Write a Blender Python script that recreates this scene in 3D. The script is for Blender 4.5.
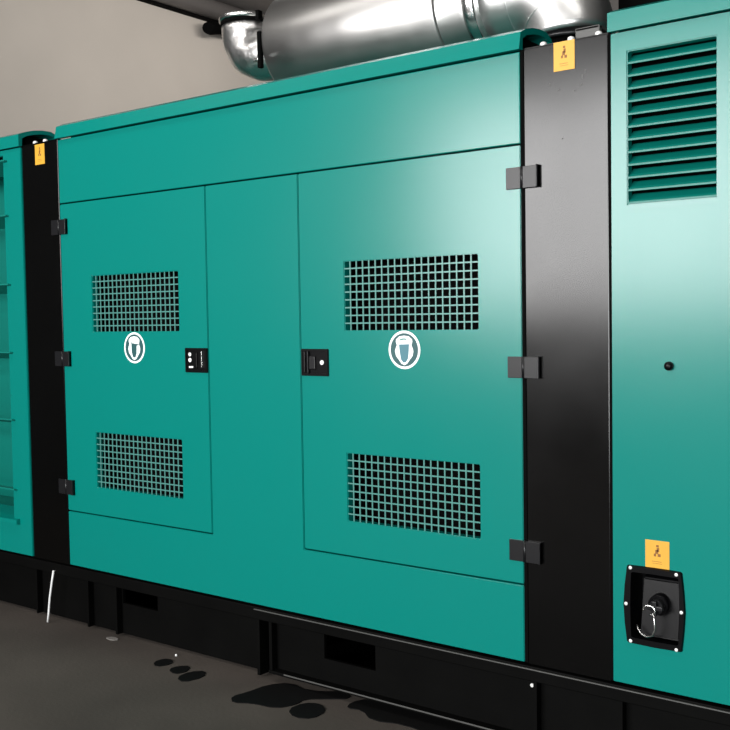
import bpy, bmesh, math, random
from mathutils import Vector, Matrix, noise
random.seed(7)
S = bpy.context.scene
COL = S.collection
for o in list(bpy.data.objects): bpy.data.objects.remove(o)

# ------------------------------------------------------------------ camera, light, exposure
CAMZ = 1.41
def make_camera():
    yaw, pitch, roll = [math.radians(a) for a in (37.171, -2.625, -0.888)]
    cy, sy = math.cos(yaw), math.sin(yaw)
    f = Vector((-sy, cy, 0)); r = Vector((cy, sy, 0)); up = Vector((0, 0, 1))
    cp, sp = math.cos(pitch), math.sin(pitch)
    f2 = f*cp + up*sp; u2 = up*cp - f*sp
    cr, sr = math.cos(roll), math.sin(roll)
    R = r*cr + u2*sr; U = u2*cr - r*sr
    m = Matrix(((R.x, U.x, -f2.x, 0), (R.y, U.y, -f2.y, -2.887), (R.z, U.z, -f2.z, CAMZ), (0, 0, 0, 1)))
    cd = bpy.data.cameras.new('camera'); cd.sensor_width = 36; cd.sensor_fit = 'HORIZONTAL'
    cd.lens = 1018.54/730*36; cd.clip_start = .05
    c = bpy.data.objects.new('camera', cd); COL.objects.link(c); c.matrix_world = m
    S.camera = c
make_camera()
w = bpy.data.worlds.new('world'); S.world = w; w.use_nodes = True
w.node_tree.nodes['Background'].inputs[0].default_value = (.75, .85, 1, 1)
w.node_tree.nodes['Background'].inputs[1].default_value = .6
def area(name, loc, rot, sx, sy, power, col=(1, 1, 1)):
    l = bpy.data.lights.new(name, 'AREA'); l.shape = 'RECTANGLE'; l.size = sx; l.size_y = sy
    l.energy = power; l.color = col
    o = bpy.data.objects.new(name, l); COL.objects.link(o); o.location = loc; o.rotation_euler = rot
    return o
WX0, WX1, WZ0, WZ1, WY = -6.4, -1.5, 1.42, 3.85, -7.0
area('daylight', ((WX0+WX1)/2, WY-.05, (WZ0+WZ1)/2), (math.radians(90), 0, 0), WX1-WX0, WZ1-WZ0, 710, (1, .985, .975))
area('right_fill', (1.1, WY-.05, 1.3), (math.radians(90), 0, math.radians(0)), 2.4, 2.4, 420, (.97, 1, 1))  # added fill from the unseen front right, brightens the right side
area('strip_light', (-2.6, -1.3, 4.22), (0, 0, 0), 7, .22, 50, (1, .97, .93))
area('wall_fill', (-5.0, 3.4, 4.2), (0, math.radians(50), 0), .3, 3.0, 40, (1, .95, .9))  # added fill that brightens the beige wall, source out of view
S.view_settings.view_transform = 'Standard'; S.view_settings.look = 'None'
S.view_settings.gamma = 1; S.view_settings.use_curve_mapping = False
S.view_settings.exposure = 0.0

# ------------------------------------------------------------------ materials
def mat(name, col, rough=.5, metal=0, noise=0, nscale=6, bump=0, bscale=30, rnoise=0, coat=0, spec=.5, aniso=0, col2=None, stretch=(1, 1, 1), distort=0):
    m = bpy.data.materials.new(name); m.use_nodes = True
    nt = m.node_tree; N = nt.nodes; L = nt.links; b = N['Principled BSDF']
    b.inputs['Base Color'].default_value = (*col, 1); b.inputs['Roughness'].default_value = rough
    b.inputs['Metallic'].default_value = metal; b.inputs['Specular IOR Level'].default_value = spec
    b.inputs['Coat Weight'].default_value = coat; b.inputs['Coat Roughness'].default_value = .3
    if aniso: b.inputs['Anisotropic'].default_value = aniso
    tc = N.new('ShaderNodeTexCoord'); mp = N.new('ShaderNodeMapping'); mp.inputs['Scale'].default_value = stretch
    L.new(tc.outputs['Object'], mp.inputs[0])
    if noise or col2:
        n = N.new('ShaderNodeTexNoise'); n.inputs['Scale'].default_value = nscale; n.inputs['Detail'].default_value = 5
        n.inputs['Distortion'].default_value = distort
        L.new(mp.outputs[0], n.inputs['Vector'])
        rp = N.new('ShaderNodeValToRGB'); rp.color_ramp.elements[0].position = .3; rp.color_ramp.elements[1].position = .7
        c2 = col2 or tuple(min(1, c*(1+noise)) for c in col)
        c1 = col if col2 else tuple(c*(1-noise) for c in col)
        rp.color_ramp.elements[0].color = (*c1, 1); rp.color_ramp.elements[1].color = (*c2, 1)
        L.new(n.outputs[0], rp.inputs[0]); L.new(rp.outputs[0], b.inputs['Base Color'])
    if rnoise:
        n = N.new('ShaderNodeTexNoise'); n.inputs['Scale'].default_value = nscale; n.inputs['Detail'].default_value = 3
        L.new(mp.outputs[0], n.inputs['Vector'])
        mr = N.new('ShaderNodeMapRange'); mr.inputs[1].default_value = .3; mr.inputs[2].default_value = .7
        mr.inputs[3].default_value = max(.02, rough-rnoise); mr.inputs[4].default_value = rough+rnoise
        L.new(n.outputs[0], mr.inputs[0]); L.new(mr.outputs[0], b.inputs['Roughness'])
    if bump:
        n = N.new('ShaderNodeTexNoise'); n.inputs['Scale'].default_value = bscale; n.inputs['Detail'].default_value = 4
        L.new(mp.outputs[0], n.inputs['Vector'])
        bp = N.new('ShaderNodeBump'); bp.inputs['Strength'].default_value = bump; bp.inputs['Distance'].default_value = .01
        L.new(n.outputs[0], bp.inputs['Height']); L.new(bp.outputs[0], b.inputs['Normal'])
    return m
TEAL = mat('teal_paint', (0, .168, .141), .225, nscale=2, rnoise=.012, spec=.44)
TEALG = mat('teal_grille_paint', (.07, .22, .195), .3)
TEALD = mat('teal_louvre_paint', (0, .15, .12), .4)
BLK = mat('black_paint', (.0006, .0006, .0006), .185, nscale=2.2, rnoise=.035, spec=.32)
BLKM = mat('matte_black', (.0015, .0015, .0015), .85, spec=.05)
FRM = mat('frame_black', (.0013, .0013, .0012), .6, noise=.3, spec=.06)
PLA = mat('black_plastic', (.0015, .0015, .002), .35, spec=.15)
EDGE = mat('scuff_highlight_grey', (.06, .06, .057), .5)  # grey for painted highlight lines on the frame, scuffs and the bracket
DARK = mat('unseen_wall_dark', (.03, .03, .029), .9)  # unseen room sides made dark to keep panel reflections low
HNG = mat('hinge_black', (.006, .006, .007), .35, spec=.35)
SIL = mat('aluminium_jacket', (.46, .45, .44), .38, 1, bump=.03, bscale=9, rnoise=.05, nscale=5)
POL = mat('polished_aluminium', (.78, .78, .77), .36, 1, bump=.1, bscale=9, rnoise=.06, nscale=5)
FOIL = mat('crinkled_aluminium', (.82, .81, .8), .3, 1, bump=1, bscale=9)
STL = mat('bright_steel', (.75, .75, .74), .22, 1)
ZNC = mat('zinc_screw', (.85, .85, .83), .35, .3)
YEL = mat('yellow_sticker', (.6, .31, .025), .5, noise=.05)
INK = mat('sticker_ink', (.2, .08, .01), .6)
WHT = mat('white_sticker', (.85, .9, .9), .5)
DKT = mat('dark_teal_sticker', (.012, .07, .075), .5)
FACE = mat('grey_blue_sticker', (.05, .16, .2), .5)
WALL = mat('beige_plaster', (.47, .43, .385), .9, noise=.04, nscale=1.5)
CEI = mat('grey_ceiling', (.18, .165, .155), .9, noise=.05)
BEAM = mat('grey_pipe', (.16, .15, .145), .5, noise=.05)
FLR = mat('dark_concrete', (.058, .049, .042), .8, spec=.2, noise=.25, nscale=1.6, bump=.1, bscale=60)
OIL_SHADE = mat('oil', (.004, .004, .004), .6, spec=.1)  # oil, also used for the painted shade along the base flange
DUST = mat('pale_debris', (.15, .14, .13), .8)
GLOW = mat('lamp_diffuser', (.8, .8, .8), .5)
GLOW.node_tree.nodes['Principled BSDF'].inputs['Emission Color'].default_value = (1, .97, .93, 1)
GLOW.node_tree.nodes['Principled BSDF'].inputs['Emission Strength'].default_value = 3
HOSE = mat('white_hose', (.75, .75, .75), .4)
LITE = mat('white_mark', (.8, .8, .8), .4)

# ------------------------------------------------------------------ mesh builder
class MB:
    def __init__(s): s.bm = bmesh.new(); s.mats = []
    def mi(s, m):
        if m not in s.mats: s.mats.append(m)
        return s.mats.index(m)
    def merge(s, bm, m, smooth=False):
        i = s.mi(m)
        for f in bm.faces: f.material_index = i; f.smooth = smooth
        me = bpy.data.meshes.new('t'); bm.to_mesh(me); bm.free(); s.bm.from_mesh(me); bpy.data.meshes.remove(me)
        return s
    def box(s, x0, x1, y0, y1, z0, z1, m, bev=0, mtx=None):
        b = bmesh.new(); bmesh.ops.create_cube(b, size=1)
        for v in b.verts:
            v.co = Vector((x0+(v.co.x+.5)*(x1-x0), y0+(v.co.y+.5)*(y1-y0), z0+(v.co.z+.5)*(z1-z0)))
        if bev: bmesh.ops.bevel(b, geom=list(b.edges), offset=bev, segments=2, affect='EDGES', profile=.5)
        if mtx: b.transform(mtx)
        return s.merge(b, m)
    def prism(s, pts, a, b_, m, axis='Y', bev=0, smooth=False):
        b = bmesh.new()
        mk = {'Y': lambda p, t: (p[0], t, p[1]), 'X': lambda p, t: (t, p[0], p[1]), 'Z': lambda p, t: (p[0], p[1], t)}[axis]
        lo = [b.verts.new(mk(p, a)) for p in pts]; hi = [b.verts.new(mk(p, b_)) for p in pts]
        b.faces.new(lo); b.faces.new(hi[::-1])
        n = len(pts)
        for i in range(n): b.faces.new((lo[i], lo[(i+1) % n], hi[(i+1) % n], hi[i]))
        bmesh.ops.recalc_face_normals(b, faces=b.faces)
        if bev: bmesh.ops.bevel(b, geom=list(b.edges), offset=bev, segments=2, affect='EDGES')
        return s.merge(b, m, smooth)
    def cyl(s, p0, p1, r, m, r2=None, seg=32, smooth=True, caps=True):
        return s.tube([p0, p1], [r, r if r2 is None else r2], m, seg, smooth, caps)
    def tube(s, path, r, m, seg=32, smooth=True, caps=True):
        b = bmesh.new(); P = [Vector(p) for p in path]; n = len(P)
        if not isinstance(r, (list, tuple)): r = [r]*n
        rings = []; up = None
        for i, p in enumerate(P):
            t = (P[min(i+1, n-1)]-P[max(i-1, 0)])
            if t.length < 1e-9: t = prev
            t = t.normalized(); prev = t
            if up is None: up = Vector((0, 0, 1)) if abs(t.z) < .9 else Vector((0, 1, 0))
            x = up.cross(t)
            if x.length < 1e-4: x = Vector((1, 0, 0)).cross(t)
            x.normalize(); y = t.cross(x).normalized(); up = y
            rings.append([b.verts.new(p + (x*math.cos(2*math.pi*k/seg)+y*math.sin(2*math.pi*k/seg))*r[i]) for k in range(seg)])
        for i in range(n-1):
            for k in range(seg):
                f = b.faces.new((rings[i][k], rings[i][(k+1) % seg], rings[i+1][(k+1) % seg], rings[i+1][k]))
        if caps: b.faces.new(rings[0][::-1]); b.faces.new(rings[-1])
        bmesh.ops.recalc_face_normals(b, faces=b.faces)
        i = s.mi(m)
        for f in b.faces: f.material_index = i; f.smooth = smooth and len(f.verts) == 4
        me = bpy.data.meshes.new('t'); b.to_mesh(me); b.free(); s.bm.from_mesh(me); bpy.data.meshes.remove(me)
        return s
    def plate(s, xs, zs, holes, y0, y1, m, bev=0):
        """flat plate in XZ made of grid cells; holes = set of (i, j) cells left out; front at y0, back at y1"""
        b = bmesh.new(); V = {}
        def v(i, j):
            if (i, j) not in V: V[i, j] = b.verts.new((xs[i], y0, zs[j]))
            return V[i, j]
        for i in range(len(xs)-1):
            for j in range(len(zs)-1):
                if (i, j) in holes: continue
                b.faces.new((v(i, j), v(i+1, j), v(i+1, j+1), v(i, j+1)))
        r = bmesh.ops.extrude_face_region(b, geom=list(b.faces))
        bmesh.ops.translate(b, verts=[g for g in r['geom'] if isinstance(g, bmesh.types.BMVert)], vec=(0, y1-y0, 0))
        bmesh.ops.recalc_face_normals(b, faces=b.faces)
        if bev:
            ed = [e for e in b.edges if len(e.link_faces) == 2 and e.calc_face_angle(0) > 1]
            bmesh.ops.bevel(b, geom=ed, offset=bev, segments=2, affect='EDGES')
        return s.merge(b, m)
    def ball(s, c, r, m, sc=(1, 1, 1)):
        b = bmesh.new(); bmesh.ops.create_uvsphere(b, u_segments=16, v_segments=10, radius=r)
        for v in b.verts: v.co = Vector((v.co.x*sc[0], v.co.y*sc[1], v.co.z*sc[2])) + Vector(c)
        return s.merge(b, m, True)
    def build(s, name, parent=None, label=None):
        """the mesh keeps its own origin (at its centre); world position comes from the object's location"""
        me = bpy.data.meshes.new(name); co = [v.co for v in s.bm.verts]
        c = Vector([(min(p[i] for p in co)+max(p[i] for p in co))/2 for i in range(3)])
        if parent is None: c.z = min(p.z for p in co)
        bmesh.ops.translate(s.bm, verts=s.bm.verts, vec=-c)
        s.bm.to_mesh(me); s.bm.free()
        for m in s.mats: me.materials.append(m)
        o = bpy.data.objects.new(name, me); COL.objects.link(o)
        if parent is not None:
            o.parent = parent; base = ORG[parent.name]; o.location = c-base
        else: o.location = c
        ORG[o.name] = c
        if label: o['label'] = label
        return o
ORG = {}
def tag(o, label, cat, group=None):
    o['label'] = label; o['category'] = cat
    if group: o['group'] = group
    return o
def thing(name, loc, label, cat, group=None):
    o = bpy.data.objects.new(name, None); COL.objects.link(o); o.location = loc; ORG[o.name] = Vector(loc)
    o.empty_display_size = .2
    return tag(o, label, cat, group)
def struct(name, mb):
    o = mb.build(name); o['kind'] = 'structure'; return o

# ------------------------------------------------------------------ the room
CZ = 4.42
struct('floor', MB().box(-7.2, 3.2, -7.2, 6.2, -.1, 0, FLR))
struct('ceiling', MB().box(-7.2, 3.2, -7.2, 6.2, CZ, CZ+.1, CEI))
struct('wall_left', MB().box(-7.2, -7, 1.2, 6, 0, CZ, WALL).box(-7.2, -7, -7, 1.2, 0, CZ, DARK))  # front stretch, out of view, kept dark so the column reflects little
struct('wall_back', MB().box(-7.2, 3.2, 6, 6.2, 0, CZ, CEI))
struct('wall_right', MB().box(3, 3.2, -7, 6, 0, CZ, DARK))
struct('wall_front', MB().plate([-7.2, WX0, WX1, -.1, 2.3, 3.2], [0, WZ0, 2.5, WZ1, CZ], {(1, 1), (1, 2), (3, 0), (3, 1)}, -7.2, -7, DARK))
wf = MB()
for x in (WX0, (WX0*2+WX1)/3, (WX0+2*WX1)/3, WX1-.05): wf.box(x, x+.05, -6.99, -6.93, WZ0, WZ1, HNG)
wf.box(WX0, WX1, -6.99, -6.93, WZ0, WZ0+.05, HNG).box(WX0, WX1, -6.99, -6.93, WZ1-.05, WZ1, HNG)
struct('window_1', wf)
struct('added_doorway_1', MB().box(-.1, -.04, -7.2, -6.97, 0, 2.5, HNG).box(2.24, 2.3, -7.2, -6.97, 0, 2.5, HNG).box(-.1, 2.3, -7.2, -6.97, 2.44, 2.5, HNG))  # made-up doorway around the added fill light
# grey pipe running along the top of the left wall, with its shadow painted as a black strip
struct('shadow_strip_1', MB().box(-7, -6.93, -7, 6, 4.212, 4.228, BLKM))
t = MB(); t.tube([(-6.92, -6.9, 4.31), (-6.92, 5.9, 4.31)], .085, BEAM)
tag(t.build('overhead_pipe'), 'grey pipe running along the top of the beige wall', 'pipe')
t = MB(); t.tube([(-6.86, 3.84, 4.10), (-6.88, 3.89, 4.115), (-6.88, 4.02, 4.14), (-6.88, 4.25, 4.155)], [.05, .062, .055, .05], BLKM)
tag(t.build('conduit_stub'), 'black rounded conduit end under the grey overhead pipe beside the elbow', 'conduit')
r = thing('strip_lamp', (-2.6, -1.3, CZ), 'long strip lamp on the ceiling in front of the generator', 'lamp', 'strip lamps on the ceiling')
MB().box(-6.2, 1.0, -1.43, -1.17, CZ-.1, CZ-.002, WHT).build('lamp_housing', r)
MB().box(-6.1, .9, -1.4, -1.2, CZ-.15, CZ-.1, GLOW).build('lamp_diffuser', r)
r = thing('strip_lamp', (-5, 3.4, CZ), 'added unseen strip lamp on the ceiling behind the generator near the beige wall', 'lamp', 'strip lamps on the ceiling')  # made-up lamp body for the fill that brightens the wall
MB().box(-5.15, -4.85, 1.8, 5.0, CZ-.1, CZ-.002, WHT).build('lamp_housing', r)
# ------------------------------------------------------------------ generator
XA, XL0, XL, X1, X2, XR, XC, XE = -5.9, -4.205, -3.922, -2.978, -2.491, -1.553, -1.262, .25
ZB, ZD, ZS, ZL, ZT = .293, .545, 1.951, 2.246, 2.299
G = thing('generator_set', (-2.8, .65, 0), 'long teal enclosed generator with black upright columns on a black base frame', 'generator')
TH = .035                                            # panel thickness
# inner body
MB().box(XL0, XE-.03, .14, 1.25, ZB-.02, 2.2, BLKM).build('inner_body', G)
# rear and end skins
MB().box(XA, XE, 1.25, 1.28, ZB, 2.25, TEAL, .004).build('rear_panel', G)
MB().box(XA-.03, XA, 0, 1.28, ZB, ZL, TEAL, .004).build('end_panel', G)
MB().box(XE, XE+.03, 0, 1.28, ZB, ZL, TEAL, .004).build('end_panel', G)
# black columns
def sticker(x0, x1, z0, z1, y, parent):
    m = MB(); m.box(x0, x1, y-.0012, y, z0, z1, YEL)
    cx = (x0+x1)/2; w_ = x1-x0; h = z1-z0; yy = (y-.0018, y-.0011)
    def q(a, b, c, d, mt=INK): m.box(x0+a*w_, x0+b*w_, yy[0], yy[1], z0+c*h, z0+d*h, mt)
    q(.46, .56, .76, .84); q(.42, .54, .52, .66); q(.48, .58, .6, .74)
    q(.36, .45, .42, .52); q(.52, .64, .42, .52); q(.28, .68, .23, .245); q(.3, .7, .16, .17)
    return m.build('warning_sticker', parent, 'yellow warning sticker with a small pictogram')
def column(x0, x1):
    c = MB().box(x0+.0055, x1-.004, .002, TH, ZB-.005, ZL, BLK, .0025)
    c.box(x0+.004, x1-.004, .002, .1, ZL-.004, ZL+.001, BLK)
    o = c.build('column_panel', G, 'black upright column panel')
    for f in (.24, .56, .87) if x0 > -2 else (.35, .62):
        xx = x0+(x1-x0)*f
        b = MB(); b.cyl((xx, .012, ZL), (xx, .012, ZL+.006), .011, ZNC, seg=16); b.ball((xx, .012, ZL+.006), .011, ZNC, (1, 1, .7))
        b.build('bolt', o, 'white domed bolt')
    return o
cl = column(XL0, XL); cr_ = column(XR, XC)
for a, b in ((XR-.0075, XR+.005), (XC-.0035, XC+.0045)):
    MB().box(a, b, .0015, TH, ZB, ZL-.002, BLKM).build('gap_shade_strip', G)  # black strip put in to darken the gap beside the column
for x, z, w_, h in ((-1.46, 2.12, .006, .005), (-1.43, 2.1, .009, .003), (-1.36, 2.105, .012, .004), (-1.35, 2.125, .004, .012), (-1.375, 2.09, .004, .004), (-1.418, 1.95, .005, .004), (-1.34, 2.14, .003, .01)):
    MB().box(x, x+w_, .0012, .0021, z, z+h, EDGE).build('scuff_mark', cr_, 'small pale scuff')
sticker(-4.095, -4.023, 2.145, 2.238, .0015, cl)
sticker(-1.443, -1.373, 2.158, 2.246, .0015, cr_)
MB().box(-1.385, -1.305, .03, .05, 2.22, 2.285, EDGE, .003).box(-1.385, -1.305, .03, .12, 2.275, 2.285, EDGE, .002).build('lifting_bracket', cr_)
# curved roof hoods
def hood(x0, x1, lean=0):
    outer = [(-.012-lean, ZL-.002), (-.012+lean, ZT), (.03, 2.316), (.075, 2.328), (.12, 2.334), (.17, 2.334), (.205, 2.32), (.215, 2.3)]
    inner = [(.2, 2.296), (.192, 2.308), (.165, 2.315), (.12, 2.315), (.08, 2.309), (.035, 2.297), (.008, 2.282), (.006, ZL-.002)]
    m = MB()
    for a, b in ((x0, x0+.015), (x1-.015, x1)): m.prism(outer+inner, a, b, TEAL, 'X')
    full = outer+[(.215, 2.205), (.03, 2.205), (.03, ZL-.002)]
    m.prism(outer+inner, x0+.0149, x1-.0149, TEAL, 'X')
    o = m.build('roof_hood', G)
    MB().box(x0+.03, x1-.03, .05, .19, 2.2, 2.3, BLKM).build('hood_core', o)
    MB().box(x0, x1, .216, 1.28, 2.2, 2.26, TEAL, .004).build('roof_panel', G)
hood(XA, XL0+.002); hood(XL, XR, .006); hood(XC, XE)
# middle skins
g = .003
MB().box(XL+.001, XR-.0075, 0, TH, ZS+g, ZL-.006, TEAL, .003).build('upper_panel', G)
MB().plate([XL+.001, X1, X2, X2+.06, XR-.0075], [ZB, ZD-g, ZD+g, ZS-g], {(0, 1), (0, 2), (2, 1), (2, 2), (3, 1), (3, 2)}, 0, TH, TEAL, .0028).build('lower_panel', G)
PIT, HO = .028, .0232
def door(x0, x1, vx, latch_x, latch_kind, hinge_x, logo_x, kind):
    zu, zl = (1.369, .672) if kind == 'L' else (1.3675, .675)
    W_, H_ = PIT*20-PIT+HO, PIT*9-PIT+HO
    m = MB(); m.plate([x0, vx, vx+W_, x1], [ZD+g, zl, zl+H_, zu, zu+H_, ZS-g], {(1, 1), (1, 3)}, 0, TH, TEAL, .0028)
    d = m.build('door', G)
    for z in (zu, zl):
        b = MB()
        for i in range(19): b.box(vx+HO+i*PIT, vx+(i+1)*PIT, .001, .004, z, z+H_, TEALG)
        for j in range(8): b.box(vx, vx+W_, .0015, .0035, z+HO+j*PIT, z+(j+1)*PIT, TEALG)
        b.build('vent_grille', d, 'square-hole grille of pale green bars')
    for z in (1.834+.012, 1.246, .655):
        h = MB(); s = 1 if hinge_x > -2.7 else -1
        a, c = hinge_x-.057, hinge_x+.057
        h.box(a, hinge_x-.004, -.006, .001, z-.034, z+.034, HNG, .001)
        h.box(hinge_x+.004, c, -.009, .001, z-.034, z+.034, HNG, .001)
        h.cyl((hinge_x, -.006, z-.034), (hinge_x, -.006, z+.034), .006, HNG, seg=16)
        h.box(c-.004, c, -.016, .001, z-.034, z+.036, HNG, .001)
        h.build('hinge', d)
    # latch
    lx0, lx1 = latch_x; lz0, lz1 = 1.2, 1.3
    l = MB(); l.plate([lx0, lx0+.012, lx1-.012, lx1], [lz0, lz0+.01, lz1-.01, lz1], {(1, 1)}, -.006, .001, PLA, .002)
    l.box(lx0+.01, lx1-.01, -.001, .001, lz0+.008, lz1-.008, PLA)
    if latch_kind == 'R':
        l.box(lx0+.016, lx0+.022, -.009, -.001, lz0+.012, lz1-.01, HNG, .001)
        l.box(lx0+.034, lx0+.040, -.012, -.001, lz0+.01, lz1-.008, HNG, .001)
        l.box(lx0+.04, lx0+.07, -.008, -.001, lz0+.024, lz1-.026, HNG, .003)
    else:
        l.box(lx1-.034, lx1-.028, -.009, -.001, lz0+.02, lz1-.012, STL, .001)
        l.box(lx0+.012, lx0+.07, -.006, -.001, lz0+.018, lz1-.018, PLA, .003)
    lo = l.build('latch', d, 'square black plastic latch')
    k = MB()
    if latch_kind == 'R':
        k.cyl((lx1-.03, -.001, 1.25), (lx1-.03, -.006, 1.25), .0085, LITE, seg=20)
        k.build('key_lock', d, 'round bright key lock')
    else:
        for z, r in ((1.274, .0075), (1.251, .0085)): k.cyl((lx0+.033, -.006, z), (lx0+.033, -.009, z), r, LITE, seg=20)
        k.box(lx0+.026, lx0+.05, -.008, -.006, 1.219, 1.226, LITE)
        k.build('key_lock', d, 'two round bright lock faces')
    # round face protection sign
    R = .0665; cz = 1.299
    s = MB(); y = 0
    circ = lambda r, n=48: [(logo_x+r*math.cos(2*math.pi*i/n), cz+r*math.sin(2*math.pi*i/n)) for i in range(n)]
    s.prism(circ(R), -.001, 0, WHT); s.prism(circ(R*.87), -.0015, -.0009, DKT)
    def P(pts, a, b, mt): s.prism([(logo_x+p[0]*R, cz+p[1]*R) for p in pts], a, b, mt)
    half = [(0, .74), (.3, .7), (.5, .55), (.52, .42), (.46, .25), (.55, .05), (.58, -.08), (.52, -.32), (.36, -.5), (.18, -.72), (0, -.8)]
    P([(x, z) for x, z in half]+[(-x, z) for x, z in half[::-1][1:-1]], -.002, -.0014, WHT)
    if kind == 'R':
        P([(-.32, .28), (.32, .3), (.28, -.2), (.24, -.45), (.1, -.65), (-.06, -.66), (-.2, -.5), (-.28, -.1)], -.0025, -.0019, FACE)
        P([(-.26, .56), (-.1, .6), (.1, .6), (.2, .5), (0, .53), (-.24, .48)], -.0025, -.0019, TEALG)
    else:
        P([(-.3, .62), (-.22, .3), (.5, .22), (.24, .12), (.22, -.35), (.1, -.62), (-.12, -.62), (-.24, -.3), (-.26, .2)], -.0025, -.0019, DKT)
    s.build('safety_sign', d, 'round white and dark sign of a head with face protection')
    return d
door(XL+.001, X1-.003, -3.704, (-3.112, -2.982), 'L', XL-.002, -3.429, 'L')
door(X2+.003, XR-.0075, -2.2763, (-2.485, -2.354), 'R', XR, -2.017, 'R')
# right end module
LX0, LX1, LZ0, LZ1 = -1.205, -.945, 1.735, 2.18
FX0, FX1, FZ0, FZ1 = -1.2, -1.048, .436, .646
rp = MB(); xs = [XC+.003, LX0, FX1, LX1, XE]
rp.plate(sorted([XC+.003, FX0-.0, FX1, LX1, XE]+[LX0]), [ZB, FZ0, FZ1, LZ0, LZ1, ZL-.006],
         {(1, 3), (2, 3), (3, 3), (2, 1)}, 0, TH, TEAL, .0028)
RP = rp.build('side_panel', G)
n = 12; p = (LZ1-LZ0)/n
for i in range(n):
    z = LZ0+i*p
    m = MB(); m.prism([(.002, z+.002), (.002, z+.006), (.042, z+p*.9), (.045, z+p*.82)], LX0, LX1, TEALD, 'X')
    m.box(LX0, LX1, .0, .004, z, z+.0045, TEALD, .001)
    m.build('louvre_slat', RP)
MB().box(LX0-.01, LX1+.01, .06, .07, LZ0-.01, LZ1+.01, BLKM).build('louvre_backing', RP)
k = MB(); k.cyl((-1.08, 0, 1.258), (-1.08, -.01, 1.258), .013, PLA, seg=24); k.ball((-1.08, -.01, 1.258), .0125, PLA, (1, .6, 1))
k.build('round_knob', RP, 'small black round knob')
sticker(-1.154, -1.081, .66, .742, 0, RP)
# fuel port
FP = MB(); cxf, czf = -1.1275, .5415
oz0, oz1 = .421, .659
def fuel_frame():
    b = bmesh.new(); out = []
    ol = [(-1.212, oz0+.004), (-1.207, oz0), (-1.127, oz0-.002), (-1.047, oz0), (-1.042, oz0+.004), (-1.036, .48), (-1.032, .54), (-1.036, .60), (-1.042, oz1-.004), (-1.047, oz1), (-1.127, oz1+.002), (-1.207, oz1), (-1.212, oz1-.004), (-1.219, .60), (-1.223, .54), (-1.219, .48)]
    il = [(-1.196, .443), (-1.19, .441), (-1.127, .44), (-1.057, .441), (-1.052, .444), (-1.05, .48), (-1.049, .54), (-1.05, .60), (-1.052, .637), (-1.057, .64), (-1.127, .641), (-1.19, .64), (-1.196, .637), (-1.198, .60), (-1.199, .54), (-1.198, .48)]
    m = MB(); bb = bmesh.new()
    o0 = [bb.verts.new((x, .0005, z)) for x, z in ol]; o1 = [bb.verts.new((x+(cxf-x)*.03, -.008, z+(czf-z)*.03)) for x, z in ol]
    i1 = [bb.verts.new((x, -.008, z)) for x, z in il]; i2 = [bb.verts.new((x, .085, z)) for x, z in il]
    N_ = len(ol)
    for A, B in ((o0, o1), (o1, i1), (i1, i2)):
        for i in range(N_): bb.faces.new((A[i], A[(i+1) % N_], B[(i+1) % N_], B[i]))
    bb.faces.new(i2)
    bmesh.ops.recalc_face_normals(bb, faces=bb.faces)
    m.merge(bb, PLA)
    return m.build('fuel_port', G, 'black recessed fuel filler port with six screws')
FP = fuel_frame()
m = MB()   # slanted filler plate
m.prism([(.08, .46), (.012, .448), (.004, .452), (.03, .618), (.05, .628), (.08, .628)], -1.172, -1.054, PLA, 'X', .004)
m.build('filler_plate', FP)
m = MB(); yc = .02
m.cyl((-1.115, .03, .552), (-1.115, -.004, .549), .03, PLA, seg=32); m.cyl((-1.115, -.004, .549), (-1.115, -.02, .547), .021, HNG, seg=24)
m.box(-1.139, -1.091, -.032, -.018, .54, .554, HNG, .003, None); m.box(-1.123, -1.109, -.034, -.018, .524, .568, HNG, .003)
m.build('filler_cap', FP, 'round black filler cap with grip')
arc = [(-1.119, -.03, .535), (-1.113, -.036, .51), (-1.112, -.036, .485), (-1.12, -.034, .466), (-1.14, -.03, .458), (-1.158, -.024, .462), (-1.17, -.018, .474), (-1.176, -.012, .484)]
m = MB(); m.tube(arc, .0028, STL, 10); m.build('wire_loop', FP, 'thin bright wire loop')
m = MB(); m.tube([(-1.13+.018*math.cos(a), -.034, .54+.014*math.sin(a)) for a in [i*.5 for i in range(-3, 8)]], .003, STL, 10); m.build('cap_ring', FP, 'bright steel ring')
for x, z in ((-1.198, .652), (-1.058, .650), (-1.212, .541), (-1.043, .541), (-1.198, .430), (-1.058, .428)):
    m = MB(); m.ball((x, -.008, z), .0055, ZNC, (1, .5, 1)); m.build('screw', FP, 'bright round screw')
# left end module with air intake
IX = -4.352
lp = MB(); lp.plate([XA, -5.8, IX, XL0-.003], [ZB, .455, 2.215, ZL-.006], {(1, 1)}, 0, TH, TEAL, .0028)
LP = lp.build('side_panel', G)
m = MB(); m.box(-5.8, IX+.006, .4, .41, .30, 2.215, TEALD); m.box(IX, IX+.006, .03, .4, .30, 2.23, TEALD); m.box(-5.8, IX, .03, .4, .43, .45, TEALD)
m.build('intake_back', LP)
for z in (2.185, 1.925, 1.596, 1.269, .944, .605):
    m = MB(); m.prism([(-.018, z), (-.018, z+.007), (.14, z-.028), (.14, z-.035)], -5.82, IX+.036, TEALD, 'X', .001); m.build('intake_slat', LP)
m = MB(); m.prism([(-.02, .44), (-.02, .462), (.12, .485), (.12, .44)], -5.82, IX+.05, TEAL, 'X', .001); m.build('intake_sill', LP)

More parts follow.
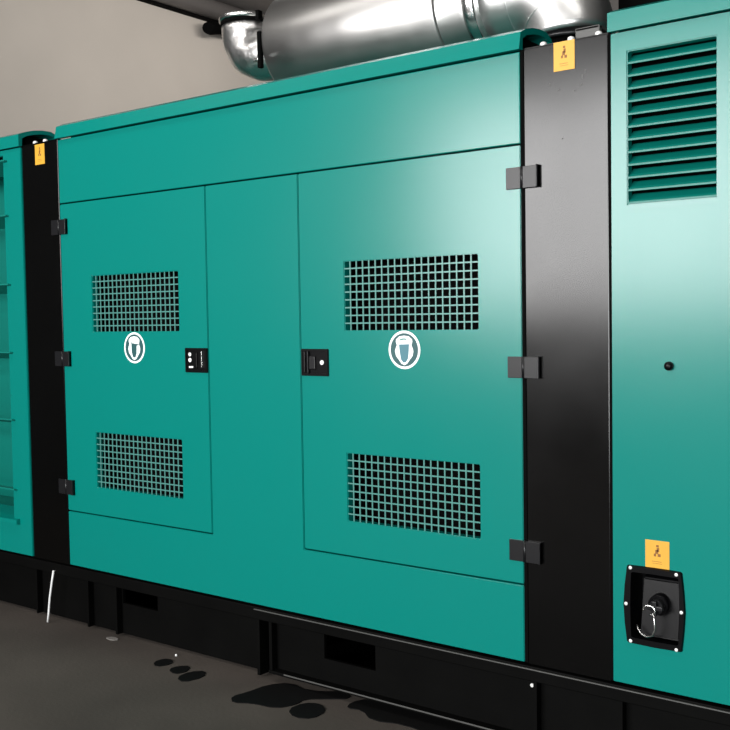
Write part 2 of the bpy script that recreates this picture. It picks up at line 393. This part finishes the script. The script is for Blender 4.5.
# base frame
B = MB()
XB = -2.70
B.box(XA, XE, -.004, .05, .235, .284, FRM, .003)             # top rail
B.box(XA, XE, .05, 1.25, .24, .28, FRM)
B.plate([XB+.02, -2.425, -2.185, -1.53, XE], [.045, .13, .24], {(1, 1)}, .03, .045, FRM)
B.plate([XA, -4.25, -3.61, -3.38, XB-.03], [.012, .15, .24], {(2, 1)}, .05, .065, FRM)
B.box(XB+.02, XE, -.006, .06, .033, .045, FRM, .002)          # bottom flange
B.box(XB+.02, XE, .1, 1.2, .0, .04, BLKM)
B.box(XA, XB-.03, .1, 1.2, .0, .04, BLKM)
for x in (-1.53, -1.24): B.box(x, x+.012, .0, .045, .045, .235, FRM)
for x in (-4.22, -3.83, -3.63): B.box(x, x+.012, .02, .065, .012, .235, FRM)
B.box(XB+.02, XB+.035, .0, .06, .033, .235, FRM); B.box(XB-.045, XB-.03, .0, .06, .012, .235, FRM)
B.box(XA, XE, 1.2, 1.25, .0, .24, FRM)
for x in (XA, XE-.03): B.box(x, x+.03, .06, 1.2, 0, .24, FRM)
BF = B.build('base_frame', G, 'black steel base frame')
m = MB(); m.box(-2.75, XE, -.010, -.003, .2735, .277, EDGE, .001); m.build('rail_highlight', BF)  # pale strip painting the highlight along the top rail
m = MB(); m.box(-2.6, XE, -.008, -.005, .040, .045, EDGE, .0008); m.build('flange_highlight', BF)  # pale strip painting the highlight on the bottom flange
m = MB(); m.cyl((-1.547, .03, .212), (-1.547, .022, .212), .006, ZNC, seg=16); m.build('bolt', BF, 'bright bolt')

# ------------------------------------------------------------------ exhaust line above the roof
AY, AZ = .70, 2.65
E_ = thing('exhaust_silencer', (-2.6, AY, 2.26), 'silver exhaust silencer with elbows lying along the generator roof', 'exhaust')
SR = .235
m = MB(); m.tube([(-3.09, AY, AZ), (-3.08, AY, AZ), (-2.20, AY, AZ), (-2.19, AY, AZ)], [SR-.006, SR, SR, SR-.006], SIL, 96); m.build('silencer_body', E_)
EX, ER = -3.395, .12
m = MB(); c = Vector((EX+.12, AY, AZ+.12)); path = [(-3.0, AY, AZ)]
path += [(c.x-.12*math.sin(a), AY, c.z-.12*math.cos(a)) for a in [i*math.pi/2/12 for i in range(13)]]
path += [(EX, AY, AZ+.17)]
m.tube(path, ER, FOIL, 40)
for v in m.bm.verts:
    n_ = noise.cell_vector(v.co*19)+noise.noise_vector(v.co*14)*.8
    v.co += n_*.0045
m.build('elbow', E_, 'crinkled silver elbow turning upward')
m = MB(); m.tube([(EX, AY, AZ+.15), (EX, AY, AZ+.168)], ER+.003, BLKM, 48)
m.tube([(EX, AY, AZ+.168), (EX, AY, AZ+.171), (EX, AY, AZ+.19), (EX, AY, AZ+.194)], [ER+.003, ER+.01, ER+.01, ER+.004], STL, 48)
m.box(EX+ER-.01, EX+ER+.012, AY-.06, AY-.03, AZ+.15, AZ+.195, BLKM, .002); m.build('clamp_ring', E_, 'bright clamp ring at the elbow mouth')
m = MB(); m.box(-3.11, -3.09, AY-SR-.004, AY-SR+.02, AZ-.13, AZ+.03, BLKM, .004); m.box(-3.13, -3.1, AY-SR-.01, AY-SR+.01, AZ-.1, AZ-.085, STL, .003); m.build('clamp_lug', E_)
m = MB(); m.tube([(-2.2, AY, AZ), (-2.19, AY, AZ), (-2.1, AY, AZ), (-2.05, AY, AZ)], [SR-.004, SR-.012, SR-.03, SR-.05], SIL, 64); m.build('reducer', E_)
m = MB(); m.tube([(-2.085, AY, AZ), (-2.08, AY, AZ), (-2.035, AY, AZ), (-2.03, AY, AZ)], [SR-.04, SR-.03, SR-.03, SR-.04], STL, 64)
for a in (.1, .45): m.cyl((-2.12, AY-(SR-.025)*math.cos(a), AZ+(SR-.025)*math.sin(a)), (-2.02, AY-(SR-.025)*math.cos(a), AZ+(SR-.025)*math.sin(a)), .008, BLKM, seg=12)
m.build('clamp_ring', E_, 'bright clamp ring with dark bolts')
m = MB(); R_ = .2; PR = .165; c = Vector((-1.92, AY, AZ-R_))
arcp = lambda a: (c.x+R_*math.sin(a), AY, c.z+R_*math.cos(a))
m.tube([(-2.06, AY, AZ), (-1.98, AY, AZ)]+[arcp(i*math.pi/2/14) for i in range(15)], PR, POL, 64)
for a in (.03, 1.0):
    d = Vector((math.cos(a), 0, -math.sin(a)))*.006; q = Vector(arcp(a)); m.tube([q-d, q-d*.5, q+d*.5, q+d], [PR-.004, PR+.002, PR+.002, PR-.004], POL, 64)
m.build('elbow', E_, 'polished silver elbow turning down into the roof')
m = MB(); m.cyl((-1.72, AY, 2.262), (-1.72, AY, 2.45), .12, BLKM); m.cyl((-1.72, AY, 2.43), (-1.72, AY, 2.449), .15, HNG); m.build('outlet_flange', E_)
for x in (-2.95, -2.4):
    m = MB(); m.box(x-.02, x+.02, AY-.12, AY+.12, 2.262, 2.45, BLKM); m.build('saddle', E_)
# black box standing in for a dark shape behind the right hood
hb = thing('roof_box', (-.85, 1.07, 2.26), 'black box on the generator roof behind the right hood', 'housing')
MB().box(-1.62, -.1, .9, 1.25, 2.262, 3.0, BLKM, .01).build('box_body', hb)
MB().box(-1.64, -.08, .88, 1.27, 3.0, 3.03, BLKM, .005).build('box_lid', hb)

# ------------------------------------------------------------------ small things on the floor
m = MB(); m.tube([(-4.03, -.012, .252), (-4.037, -.018, .2), (-4.052, -.022, .12), (-4.061, -.024, .05), (-4.065, -.028, .005)], .0048, HOSE, 12)
tag(m.build('drain_hose'), 'thin white hose hanging from the black base frame to the floor', 'hose')
def smooth_pts(pts, it=1):
    for _ in range(it):
        pts = [q for i in range(len(pts)) for q in ((pts[i][0]*.75+pts[(i+1) % len(pts)][0]*.25, pts[i][1]*.75+pts[(i+1) % len(pts)][1]*.25),
                                                    (pts[i][0]*.25+pts[(i+1) % len(pts)][0]*.75, pts[i][1]*.25+pts[(i+1) % len(pts)][1]*.75))]
    return pts
spots = [([(-3.225, -.116), (-3.222, -.06), (-3.177, -.05), (-3.14, -.09), (-3.173, -.15)], 'leftmost small dark oil spot of the three near the base frame', 'oil spots'),
 ([(-3.11, -.138), (-3.1, -.085), (-3.06, -.06), (-3.02, -.117), (-3.046, -.165)], 'middle small dark oil spot of the three near the base frame', 'oil spots'),
 ([(-3.01, -.185), (-3.015, -.11), (-2.967, -.065), (-2.92, -.118), (-2.945, -.21)], 'rightmost small dark oil spot of the three near the base frame', 'oil spots'),
 ([(-2.685, -.21), (-2.665, -.138), (-2.655, -.04), (-2.6, .03), (-2.48, .0), (-2.36, .08), (-2.30, .03), (-2.37, -.02), (-2.44, -.07), (-2.43, -.13), (-2.469, -.2), (-2.572, -.21), (-2.637, -.25)], 'large ragged black oil puddle reaching under the base frame', 'oil puddles'),
 ([(-2.428, -.18), (-2.42, -.1), (-2.362, -.07), (-2.30, -.11), (-2.295, -.195), (-2.36, -.225)], 'rounded black oil puddle in front of the large ragged puddle', 'oil puddles')]
spots.append(([(-2.28, .0), (-2.26, -.05), (-2.2, -.03), (-2.12, -.09), (-2.0, -.05), (-1.85, -.08), (-1.7, -.03), (-1.6, .03), (-2.0, .09), (-2.25, .07)], 'long ragged black patch of stain and painted shade along the bottom flange of the base frame', 'oil puddles'))  # black patch paints the shade under the base along with a ragged stain
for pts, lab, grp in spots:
    m = MB(); m.prism(smooth_pts(pts), 0, .003, OIL_SHADE, 'Z'); tag(m.build('oil_shade_patch' if 'puddles' in grp else 'oil_spot'), lab, 'oil', grp)
m = MB(); m.prism(smooth_pts([(-3.66, -.02), (-3.63, .01), (-3.58, 0), (-3.6, -.03)]), 0, .004, DUST, 'Z'); tag(m.build('debris_chip'), 'flat pale chip on the floor by the base frame', 'debris')
m = MB(); m.ball((-3.207, -.006, .004), .005, LITE); tag(m.build('pebble'), 'tiny white pebble above the small oil spots', 'pebble')
